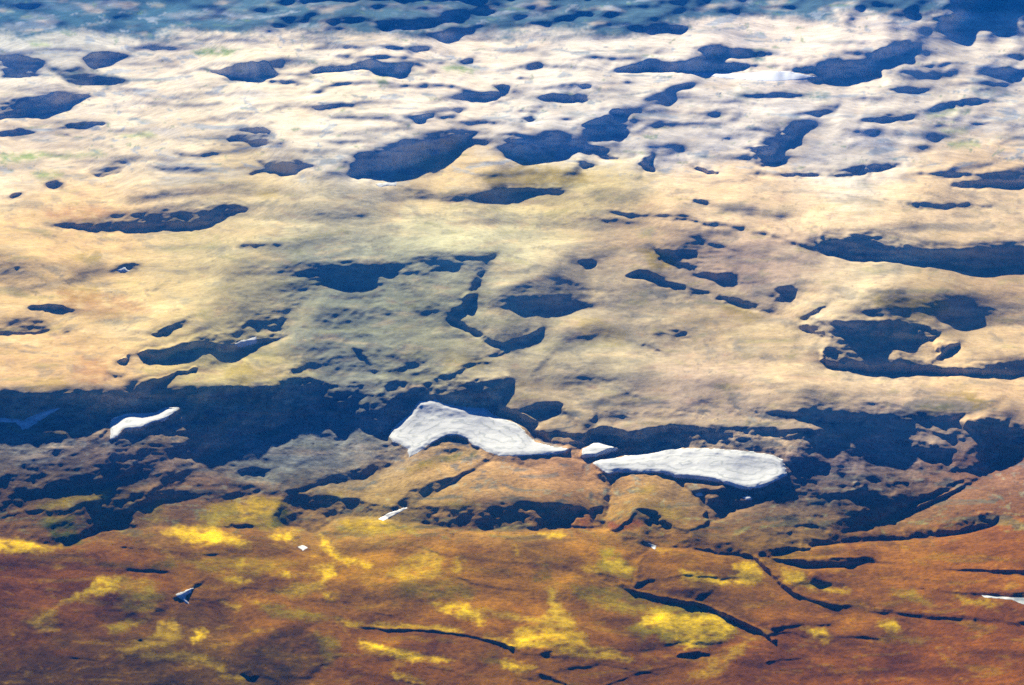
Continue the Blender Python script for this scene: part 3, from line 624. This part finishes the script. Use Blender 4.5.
PATCH = """Y|1|-60,540 0,538 20,541 57,548 41,550 8,552 -60,552
Y|.8|164,531 185,525 215,530 232,539 222,542 180,540
Y|.9|62,602 85,590 95,582 102,578 121,579 115,589 112,592 97,595 82,597
Y|.85|200,528 220,532 241,540 251,547 237,545 200,544 178,540 190,532
Y|.9|270,536 286,530 298,531 290,538 274,541
Y|.9|321,536 331,546 343,558 374,564 372,568 343,563 331,556 323,544
Y|.9|315,567 335,564 335,575 325,581 323,572
Y|1|235,565 245,561 251,564 240,567
Y|.8|220,579 247,577 252,580 239,585 230,583
Y|.9|280,572 290,572 290,577 282,578
O|.7|323,491 345,493 343,499 325,498
O|.7|341,522 360,519 384,521 401,527 397,536 380,536 343,530
Y|.5|345,522 370,520 395,526 380,530 350,528
Y|.6|449,575 461,556 465,558 455,577
O|.8|400,527 418,528 410,533
Y|.6|511,546 523,555 517,554
Y|.7|533,563 546,566 544,568 535,566
Y|.7|543,534 562,531 560,538 550,538
Y|.6|585,567 610,562 612,572 595,572
G|.8|531,573 552,572 550,578 535,578
O|.6|400,582 450,580 480,590 470,600 420,598 395,592
Y|1|682,571 690,572 715,577 727,579 723,585 698,581 682,577
Y|.8|735,565 756,562 762,571 756,583 743,585 731,583
Y|.8|784,571 801,573 810,581 801,585 784,581
O|.85|600,542 612,550 631,566 633,579 612,575 600,570
Y|.6|606,560 622,562 630,574 612,572
Y|.7|660,549 672,550 665,552
Y|.8|800,574 811,582 833,588 852,591 840,591 813,589 800,581
O|.7|892,589 914,591 931,604 914,602 894,596
Y|.6|953,596 997,602 988,606 963,600
Y|.9|805,629 825,629 831,636 813,636
Y|.7|818,639 828,639 827,642 820,642
Y|.9|881,622 898,621 901,630 891,635 882,630
O|.6|878,637 930,638 928,642 880,641
O|.95|627,630 642,617 657,605 674,601 709,610 727,617 736,630 724,640 692,648 674,643 662,639 642,635
Y|.85|640,622 660,612 690,618 712,614 727,618 732,630 724,640 692,647 674,642 680,630 655,628
Y|1|712,616 727,618 731,630 722,638 714,630
Y|1|674,636 690,638 697,645 690,648 676,642
Y|.7|512,630 549,627 579,632 587,645 612,652 632,660 607,660 577,655 542,647 512,645
Y|.9|512,639 530,637 540,645 520,647
Y|.9|505,662 512,662 532,669 512,671 500,668
O|.7|570,585 620,587 650,600 640,615 600,608 580,600
Y|1|431,604 468,605 486,620 476,622 461,616 436,608
Y|.9|338,621 368,624 446,627 461,632 431,629 356,626
Y|1|356,640 381,645 416,654 451,660 411,660 381,652 361,646
Y|.8|391,672 418,679 424,683 396,680
Y|1|486,637 511,641 511,648 496,640
Y|1|326,597 334,596 332,601
O|.8|256,602 300,610 340,618 320,622 270,615
O|.7|316,632 340,640 335,660 325,668
O|.6|480,656 511,663 511,667 482,661
O|.7|105,625 130,622 150,617 125,629 107,632
Y|.9|195,630 202,627 204,642 195,642
Y|.6|220,600 242,605 240,610 222,605
O|.6|120,600 150,585 165,595 155,610 130,612
O|.5|180,560 240,556 300,562 260,575 200,572
G|.7|150,563 176,560 176,566 154,568
G|.6|94,563 133,564 107,568
O|.7|31,506 82,493 110,489 105,500 70,506 40,512
G|.9|45,520 72,516 75,530 82,541 70,548 61,548 50,540
O|.9|45,518 71,515 70,519 50,521
O|.85|205,505 250,497 283,500 290,512 284,528 260,530 240,522 210,530 200,520
Y|.6|238,505 270,500 276,512 258,518 242,518
O|.5|150,503 165,498 160,520 148,528
G|.9|278,508 288,506 290,526 276,527
O|.5|100,575 130,577 160,585 150,600 120,598
G|.8|416,461 440,456 462,452 478,449 474,455 445,462 420,466
O|.5|400,466 430,462 440,468 410,475
O|.7|440,503 470,503 478,509 450,509
O|.5|630,488 650,482 655,492 636,496
O|.5|640,504 665,506 685,512 690,520 665,518
P|.8|470,608 512,614 545,620 550,606 548,588 554,586 558,600 572,616 578,628 560,628 530,622 500,614
P|.45|25,620 45,612 80,595 92,591 60,608 48,620 60,630 40,628
P|.5|115,650 150,640 160,622 175,622 182,640 160,646 130,652
P|.55|140,655 170,650 200,655 230,670 250,685 243,685 200,662 160,660
P|.6|270,590 310,582 328,580 322,590 290,598
P|.6|400,560 425,548 445,560 440,575 405,582 385,576
P|.3|140,535 175,555 178,566 170,560
P|.6|636,630 650,605 655,604 648,622
P|.4|690,680 710,660 745,640 760,635 740,652 715,675
P|.5|268,574 285,575 330,573 290,578
D|.6|262,640 275,630 300,626 325,640 332,660 315,675 280,688 250,685 240,668
D|.5|50,637 75,632 82,640 60,648
D|.5|88,617 110,607 135,608 140,615 110,622
R|.6|575,516 590,515 592,526 575,527
R|.7|608,521 630,520 645,522 640,530 612,530
O|.7|482,174 526,164 583,171 596,181 559,187 489,187
O|.7|636,249 670,249 676,265 655,270
O|.7|870,300 885,296 950,300 945,312 920,316 885,308
G|.6|914,409 935,403 960,404 962,410 940,414 925,412
O|.9|965,397 990,402 990,406 970,407
O|.5|940,392 980,390 975,400 950,398
O|.5|720,302 745,308 765,318 750,322 725,315
L|.9|190,52 215,48 235,52 225,56 200,55
L|.6|30,43 45,41 50,46 35,47
L|.9|373,80 385,77 388,83 377,84
L|.7|440,67 455,66 478,70 475,73 450,72
L|.7|0,156 30,152 60,155 35,160 5,162
L|.6|35,175 55,171 60,176 40,180
L|.5|57,155 100,150 105,155 65,158
L|.6|124,135 150,132 157,136 130,138
L|.6|925,112 960,106 962,113 930,118
L|.6|945,143 978,139 980,146 950,148
L|.4|940,130 970,127 968,134 945,135
T|.8|744,51 765,50 766,60 758,62
T|.8|782,88 800,94 828,92 826,98 795,98
T|.5|728,92 750,90 766,96 740,98
T|.6|50,67 93,70 130,80 110,87 67,83
T|.5|970,86 1000,88 1010,94 980,96
O|.7|257,193 277,190 278,197 262,198
O|.5|60,257 100,250 100,262 70,260
O|.4|62,288 95,285 98,300 70,306
O|.5|225,372 245,362 262,370 250,384 230,384
O|.4|20,385 60,375 70,390 30,392
R|.35|40,210 100,205 130,215 90,222 50,220
R|.35|60,290 130,296 150,310 100,320 60,310
R|.3|80,355 110,365 105,385 70,380
O|.4|570,318 600,318 630,335 620,345 590,340
O|.4|450,350 480,358 500,360 470,370 440,372"""
CMAP = dict(Y=YEL, O=OLV, G=GRN, P=PALE, D=DK, R=RUST, L=(112, 160, 20), T=(60, 120, 130))
moss_n = fbm(uu / 14, vv / 5.5, 4, 61)
for ln in PATCH.split('\n'):
    kd, k, s = ln.split('|'); w, m = area(s, 4.0)
    m = m * float(k) * np.clip(.88 + 1.2 * moss_n[w], 0, 1)
    c = CMAP[kd]
    COL[w] = COL[w] * (1 - m[..., None]) + lin(c) * m[..., None]
# thin scatter of moss over the near hills
mm = sstep(.45, 1.0, fbm(uu / 34, vv / 11, 5, 66)) * fgz * sstep(1100, 500, uu + .4 * vv) * .6
tint(mm, (196, 150, 20))
# dark basalt and heath of the broken valley and of the far lava fields
lava = sstep(.55, .95, S) * (1 - fgz)
COL = COL / LIT
# heath and scree clothe the steep banks of the valley
speck = sstep(.55, .95, fbm(uu / 5, vv / 2.2, 3, 71)) * sstep(-.1, .5, fbm(uu / 60, vv / 22, 3, 72))
COL = COL * (1 - .45 * speck * midz)[..., None]
ZK = np.array([[1.14, 1.10, .88], [1.06, 1.08, .90], [1.2, 1.12, 1.0], [.91, .93, .06]], np.float32)
COL = COL * np.stack([np.interp(vv, (120, 300, 460, 560), ZK[:, i]) for i in range(3)], -1)
COL = np.clip(COL, .001, .82)

# ------------------------------------------------------------------ the sheet of land
SP = 1.0
def axis(a, b, sp, lo, hi, grow=1.18):
    m = list(np.arange(a, b + sp * .5, sp)); s = sp; l = []; x = m[0]
    while x > lo: s *= grow; x -= s; l.append(max(x, lo))
    r = []; x = m[-1]; s = sp
    while x < hi: s *= grow; x += s; r.append(min(x, hi))
    return np.array(l[::-1] + m + r, np.float64)
ua = axis(-40, 1064, SP, -1100, 2124)
va = axis(-14, 700, SP * .9, HT / 2 + F * math.tan(R(1.3) - PITCH), HT / 2 + F * math.tan(R(52) - PITCH), 1.12)
MU_, MV_ = np.meshgrid(ua, va)
D = dep_of(MV_); PX = unit(MV_)
outside = np.maximum(np.maximum(-40 - MU_, MU_ - 1064), np.maximum(-14 - MV_, MV_ - 720)); outside = sstep(0, 160, outside)
g = sample(REL, MU_, MV_) * (1 - .6 * outside)
X0, Y0 = ground(MU_, MV_, 0.0)
shade = sample(S.astype(np.float32), MU_, MV_)
foot = PX / np.sin(D)
z = g * PX
rough = (.20 + .50 * sstep(.45, .85, shade)) * np.clip(np.sin(D) / .30, .35, 1.1)
for i, lam in enumerate((640, 320, 160, 80, 40, 20, 10)):
    att = sstep(1.2, 3.5, lam / foot)
    n = perlin(X0 / lam + 31 * i, Y0 / lam - 17 * i, 80 + i)
    if i >= 2: n = .5 * n + .5 * (.45 - np.abs(perlin(X0 / (lam * .8) - 11 * i, Y0 / (lam * 1.6) + 7 * i, 90 + i)) * 1.6)
    z += att * rough * n * lam * (.030, .034, .042, .050, .054, .052, .045)[i]
for i, lam in enumerate((60, 30, 15, 8)):          # rills running down the slopes
    att = sstep(1.5, 4, lam / PX)
    z += att * rough * lam * .035 * perlin(X0 / lam + 13 * i, Y0 / (lam * 3.2) + 5 * i, 110 + i)
far_m = sstep(14000, 30000, Y0)
z += far_m * 260 * (fbm(X0 / 9000, Y0 / 9000, 4, 99) + .2) + outside * 60 * fbm(X0 / 1500, Y0 / 1500, 3, 98)
z = np.minimum(z, CAMH * .75)
# no overhangs: walking away from the viewer the land must always get farther
Yf = np.zeros_like(z); T = np.tan(D)
Yf[-1] = (CAMH - z[-1]) / T[-1]
for j in range(len(va) - 2, -1, -1):
    base_step = (CAMH / T[j] - CAMH / T[j + 1])
    zmax = CAMH - (Yf[j + 1] + .10 * base_step) * T[j]
    z[j] = np.minimum(z[j], zmax); Yf[j] = (CAMH - z[j]) / T[j]
XX, YY = ground(MU_, MV_, z)
VERT = np.stack([XX, YY, z], -1).astype(np.float32)
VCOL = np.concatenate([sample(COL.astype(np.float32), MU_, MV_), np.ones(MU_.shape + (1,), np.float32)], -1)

def mesh_from(name, mask_faces, mat, verts=VERT, cols=VCOL, extra=None):
    nv, nu = verts.shape[:2]
    idx = np.arange(nv * nu).reshape(nv, nu)
    q4 = np.stack([idx[1:, :-1], idx[1:, 1:], idx[:-1, 1:], idx[:-1, :-1]], -1)[mask_faces]
    used, inv = np.unique(q4.ravel(), return_inverse=True)
    me = bpy.data.meshes.new(name)
    me.vertices.add(len(used)); me.vertices.foreach_set('co', verts.reshape(-1, 3)[used].ravel())
    n = len(q4)
    me.loops.add(n * 4); me.loops.foreach_set('vertex_index', inv.astype(np.int32).ravel())
    me.polygons.add(n); me.polygons.foreach_set('loop_start', np.arange(0, n * 4, 4, dtype=np.int32))
    me.polygons.foreach_set('use_smooth', np.ones(n, bool))
    at = me.attributes.new('soil', 'FLOAT_COLOR', 'POINT'); at.data.foreach_set('color', cols.reshape(-1, 4)[used].ravel())
    if extra is not None:
        at = me.attributes.new('depth', 'FLOAT', 'POINT'); at.data.foreach_set('value', extra.ravel()[used].astype(np.float32))
    me.update(calc_edges=True); me.validate()
    o = bpy.data.objects.new(name, me); bpy.context.scene.collection.objects.link(o)
    me.materials.append(mat)
    return o

# ------------------------------------------------------------------ materials
def new_mat(name):
    m = bpy.data.materials.new(name); m.use_nodes = True; nt = m.node_tree
    return m, nt, nt.nodes['Principled BSDF']
def soil_material(name, s1, s2, amount, bump):
    m, nt, b = new_mat(name); N = nt.nodes.new; L = nt.links.new
    at = N('ShaderNodeAttribute'); at.attribute_name = 'soil'
    geo = N('ShaderNodeNewGeometry')
    def noise(scale, detail, rough=.6):
        t = N('ShaderNodeTexNoise'); t.inputs['Scale'].default_value = scale; t.inputs['Detail'].default_value = detail
        t.inputs['Roughness'].default_value = rough; L(geo.outputs['Position'], t.inputs['Vector']); return t
    a, c = noise(s1, 6), noise(s2, 5, .7)
    mix = N('ShaderNodeMath'); mix.operation = 'MULTIPLY'; L(a.outputs['Fac'], mix.inputs[0]); L(c.outputs['Fac'], mix.inputs[1])
    mr = N('ShaderNodeMapRange'); mr.inputs['From Min'].default_value = .12; mr.inputs['From Max'].default_value = .40
    mr.inputs['To Min'].default_value = 1 - amount; mr.inputs['To Max'].default_value = 1 + amount * .8
    L(mix.outputs[0], mr.inputs['Value'])
    sc = N('ShaderNodeVectorMath'); sc.operation = 'SCALE'; L(at.outputs['Color'], sc.inputs[0]); L(mr.outputs['Result'], sc.inputs['Scale'])
    L(sc.outputs['Vector'], b.inputs['Base Color'])
    b.inputs['Roughness'].default_value = 1.0; b.inputs['Specular IOR Level'].default_value = .0
    bp = N('ShaderNodeBump'); bp.inputs['Strength'].default_value = 1.0; bp.inputs['Distance'].default_value = bump
    L(c.outputs['Fac'], bp.inputs['Height']); L(bp.outputs['Normal'], b.inputs['Normal'])
    return m
MAT = dict(
 near=soil_material('moss_and_rust_soil', .012, .09, .60, .9),
 valley=soil_material('valley_scree', .012, .08, .55, 1.2),
 plateau=soil_material('pale_plateau_soil', .008, .05, .30, .9),
 plain=soil_material('bleached_plain_soil', .004, .02, .35, 1.2),
 mountain=soil_material('mountain_rock', .002, .012, .35, 3.0))
uc = .5 * (ua[1:] + ua[:-1]); vc = .5 * (va[1:] + va[:-1]); FU, FV = np.meshgrid(uc, vc)
def below(s):
    P = pts(s); return FV > np.interp(FU, P[:, 0], P[:, 1])
b_near = below(CREST)
Prim = region(RIM, CREST); b_val = (sdf(pts(Prim), FU.astype(np.float32), FV.astype(np.float32)) > 0) & ~b_near
b_plat = below("-200,190 0,203 60,200 150,192 240,182 350,179 400,172 440,165 520,160 600,166 680,178 760,179 1024,179 1200,180") & ~b_near & ~b_val
b_mtn = ~below("-200,24 0,24 100,38 150,48 240,50 330,45 440,42 560,42 640,38 680,31 720,16 800,25 900,33 1024,47 1200,50")
b_plain = ~(b_near | b_val | b_plat | b_mtn)
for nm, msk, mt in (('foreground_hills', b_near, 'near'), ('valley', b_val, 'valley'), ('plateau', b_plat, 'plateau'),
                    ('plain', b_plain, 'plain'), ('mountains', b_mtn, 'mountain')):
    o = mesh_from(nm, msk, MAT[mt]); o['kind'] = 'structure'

# ------------------------------------------------------------------ snow, water
def snow_material():
    m, nt, b = new_mat('old_snow'); N = nt.nodes.new; L = nt.links.new
    at = N('ShaderNodeAttribute'); at.attribute_name = 'depth'
    geo = N('ShaderNodeNewGeometry')
    t = N('ShaderNodeTexNoise'); t.inputs['Scale'].default_value = .03; t.inputs['Detail'].default_value = 6; L(geo.outputs['Position'], t.inputs['Vector'])
    ad = N('ShaderNodeMath'); ad.operation = 'MULTIPLY_ADD'; L(t.outputs['Fac'], ad.inputs[0]); ad.inputs[1].default_value = 13.0; L(at.outputs['Fac'], ad.inputs[2])
    sn = N('ShaderNodeMath'); sn.operation = 'SINE'
    mu = N('ShaderNodeMath'); mu.operation = 'MULTIPLY'; mu.inputs[1].default_value = 1.0; L(ad.outputs[0], mu.inputs[0]); L(mu.outputs[0], sn.inputs[0])
    pw = N('ShaderNodeMapRange'); pw.inputs['From Min'].default_value = .55; pw.inputs['From Max'].default_value = 1.0; L(sn.outputs[0], pw.inputs['Value'])
    pw.inputs['To Max'].default_value = .75
    d2 = N('ShaderNodeMapRange'); d2.inputs['From Min'].default_value = .30; d2.inputs['From Max'].default_value = .55; L(t.outputs['Fac'], d2.inputs['Value'])
    mm_ = N('ShaderNodeMath'); mm_.operation = 'MULTIPLY'; L(pw.outputs['Result'], mm_.inputs[0]); L(d2.outputs['Result'], mm_.inputs[1])
    mx = N('ShaderNodeMix'); mx.data_type = 'RGBA'; L(mm_.outputs[0], mx.inputs['Factor'])
    mx.inputs[6].default_value = (.55, .57, .53, 1); mx.inputs[7].default_value = (.33, .36, .33, 1)
    L(mx.outputs[2], b.inputs['Base Color']); b.inputs['Roughness'].default_value = 1.0; b.inputs['Specular IOR Level'].default_value = .0
    bp = N('ShaderNodeBump'); bp.inputs['Distance'].default_value = 1.5; L(t.outputs['Fac'], bp.inputs['Height']); L(bp.outputs['Normal'], b.inputs['Normal'])
    return m
def water_material(name, col, rough):
    m, nt, b = new_mat(name); b.inputs['Base Color'].default_value = col + (1,); b.inputs['Roughness'].default_value = rough
    b.inputs['IOR'].default_value = 1.33; b.inputs['Specular IOR Level'].default_value = .25
    t = nt.nodes.new('ShaderNodeTexNoise'); t.inputs['Scale'].default_value = .05; t.inputs['Detail'].default_value = 4
    geo = nt.nodes.new('ShaderNodeNewGeometry'); nt.links.new(geo.outputs['Position'], t.inputs['Vector'])
    bp = nt.nodes.new('ShaderNodeBump'); bp.inputs['Distance'].default_value = .6
    nt.links.new(t.outputs['Fac'], bp.inputs['Height']); nt.links.new(bp.outputs['Normal'], b.inputs['Normal'])
    return m
SNOWM = snow_material()
def slab(name, s, mat, thick, ragged=1.0, sp=.7):
    """a closed body lying on the land inside an outline; thick in pixels of its row"""
    P = pts(s)
    a = np.arange(P[:, 0].min() - 3, P[:, 0].max() + 3 + sp, sp); c = np.arange(P[:, 1].min() - 3, P[:, 1].max() + 3 + sp, sp)
    u, v = np.meshgrid(a, c)
    wu = ragged * (1.2 * fbm(u / 7, v / 4, 3, 121)); wv = ragged * (.8 * fbm(u / 7, v / 4, 3, 122))
    d = sdf(P, (u + wu).astype(np.float32), (v + wv).astype(np.float32))
    zi = np.interp  # land height under each point, read back from the sheet
    iu = np.interp(u, ua, np.arange(len(ua))); iv = np.interp(v, va, np.arange(len(va)))
    zl = sample(z.astype(np.float32), iu, iv, 0, 0)
    px = unit(v)
    up = np.clip(d * .3 + .1, -1.2, .55 * thick) * px
    top = zl + up
    x_, y_ = ground(u, v, top)
    vt = np.stack([x_, y_, top], -1).astype(np.float32)
    keep = (d[1:, :-1] > -1.2) & (d[1:, 1:] > -1.2) & (d[:-1, 1:] > -1.2) & (d[:-1, :-1] > -1.2)
    o = mesh_from(name, keep, mat, vt, np.ones(u.shape + (4,), np.float32), d)
    # close the body underneath
    import bmesh
    bm = bmesh.new(); bm.from_mesh(o.data)
    r = bmesh.ops.extrude_face_region(bm, geom=bm.faces[:])
    low = [e for e in r['geom'] if isinstance(e, bmesh.types.BMVert)]
    for e in low: e.co.z -= 1.5 * float(px.mean())
    bm.to_mesh(o.data); bm.free()
    return o
for s, lab, th in SNOW:
    o = slab('snow_patch', s, SNOWM, th)
    o['label'] = lab; o['category'] = 'snow patch'; o['group'] = 'old snow patches on the hills'
lake_m = water_material('lake_glint_water', (.45, .50, .55), .6)  # pale base colour stands in for the sun glint on the lake
stream_m = water_material('silty_stream_water', (.24, .28, .26), .6)
o = slab('lake', "690,72.5 704,73 740,74 765,71.5 790,72 815,77 800,79.5 770,81 750,79.5 720,77.5", lake_m, .25, .5); o['kind'] = 'structure'
o = slab('stream', "379,519 390,513 404,508 407,508 398,513 389,518 383,520.5", stream_m, .25, .4); o['kind'] = 'structure'
o = slab('stream', "982,595.5 1008,597.5 1040,599 1040,607 1023,604 1012,599.5 985,597", stream_m, .25, .4); o['kind'] = 'structure'
o = slab('stream', "648,543 656,546 655,549 651,547", stream_m, .25, .3); o['kind'] = 'structure'

# ------------------------------------------------------------------ air
zlo, zhi = float(z.min()), max(float(z.max()), CAMH)
x0, x1, y0, y1 = float(XX.min()) - 50, float(XX.max()) + 50, -400.0, float(YY.max()) + 50
me = bpy.data.meshes.new('haze')
c = [(x, y, w) for w in (zlo - 30, zhi + 25) for y in (y0, y1) for x in (x0, x1)]
me.from_pydata(c, [], [(0, 2, 3, 1), (4, 5, 7, 6), (0, 1, 5, 4), (2, 6, 7, 3), (0, 4, 6, 2), (1, 3, 7, 5)])
hz = bpy.data.objects.new('haze', me); bpy.context.scene.collection.objects.link(hz); hz['kind'] = 'stuff'
m = bpy.data.materials.new('haze'); m.use_nodes = True; nt = m.node_tree; nt.nodes.remove(nt.nodes['Principled BSDF'])
pv = nt.nodes.new('ShaderNodeVolumePrincipled'); pv.inputs['Density'].default_value = 1.5e-5
pv.inputs['Color'].default_value = (.01, .24, 1.0, 1); pv.inputs['Anisotropy'].default_value = .0
nt.links.new(pv.outputs['Volume'], nt.nodes['Material Output'].inputs['Volume'])
me.materials.append(m)

# ------------------------------------------------------------------ light, sky, camera
sc = bpy.context.scene
wd = bpy.data.worlds.new('World'); sc.world = wd; wd.use_nodes = True; nt = wd.node_tree
sky = nt.nodes.new('ShaderNodeTexSky'); sky.sky_type = 'NISHITA'; sky.sun_disc = False
sky.sun_elevation = SUN_EL; sky.sun_rotation = SUN_AZ; sky.altitude = 1500; sky.air_density = .40; sky.dust_density = 0.0; sky.ozone_density = 10.0
bg = nt.nodes['Background']; bg.inputs['Strength'].default_value = .05
nt.links.new(sky.outputs['Color'], bg.inputs['Color'])
sl = bpy.data.lights.new('sun', 'SUN'); sl.energy = 5.0; sl.angle = R(.5); sl.color = (1.0, .90, .72)
so = bpy.data.objects.new('sun', sl); sc.collection.objects.link(so)
from mathutils import Vector
sdir = Vector((math.sin(SUN_AZ) * math.cos(SUN_EL), math.cos(SUN_AZ) * math.cos(SUN_EL), math.sin(SUN_EL)))
so.rotation_euler = sdir.to_track_quat('Z', 'Y').to_euler(); so.location = sdir * 8000
cam = bpy.data.cameras.new('camera'); co = bpy.data.objects.new('camera', cam); sc.collection.objects.link(co)
co.location = (0, 0, CAMH); co.rotation_euler = (math.pi / 2 - PITCH, 0, 0)
cam.sensor_fit = 'HORIZONTAL'; cam.sensor_width = 36; cam.lens = 18 * F / (W / 2)
cam.clip_start = 5; cam.clip_end = 400000; sc.camera = co
sc.view_settings.view_transform = 'Standard'; sc.view_settings.look = 'None'; sc.view_settings.gamma = 1.0
sc.view_settings.use_curve_mapping = False; sc.view_settings.exposure = EXPOSURE
cy = sc.cycles
cy.max_bounces = 4; cy.diffuse_bounces = 1; cy.volume_bounces = 0; cy.use_denoising = False; cy.use_adaptive_sampling = True
try: cy.denoiser = 'OPENIMAGEDENOISE'
except Exception: pass
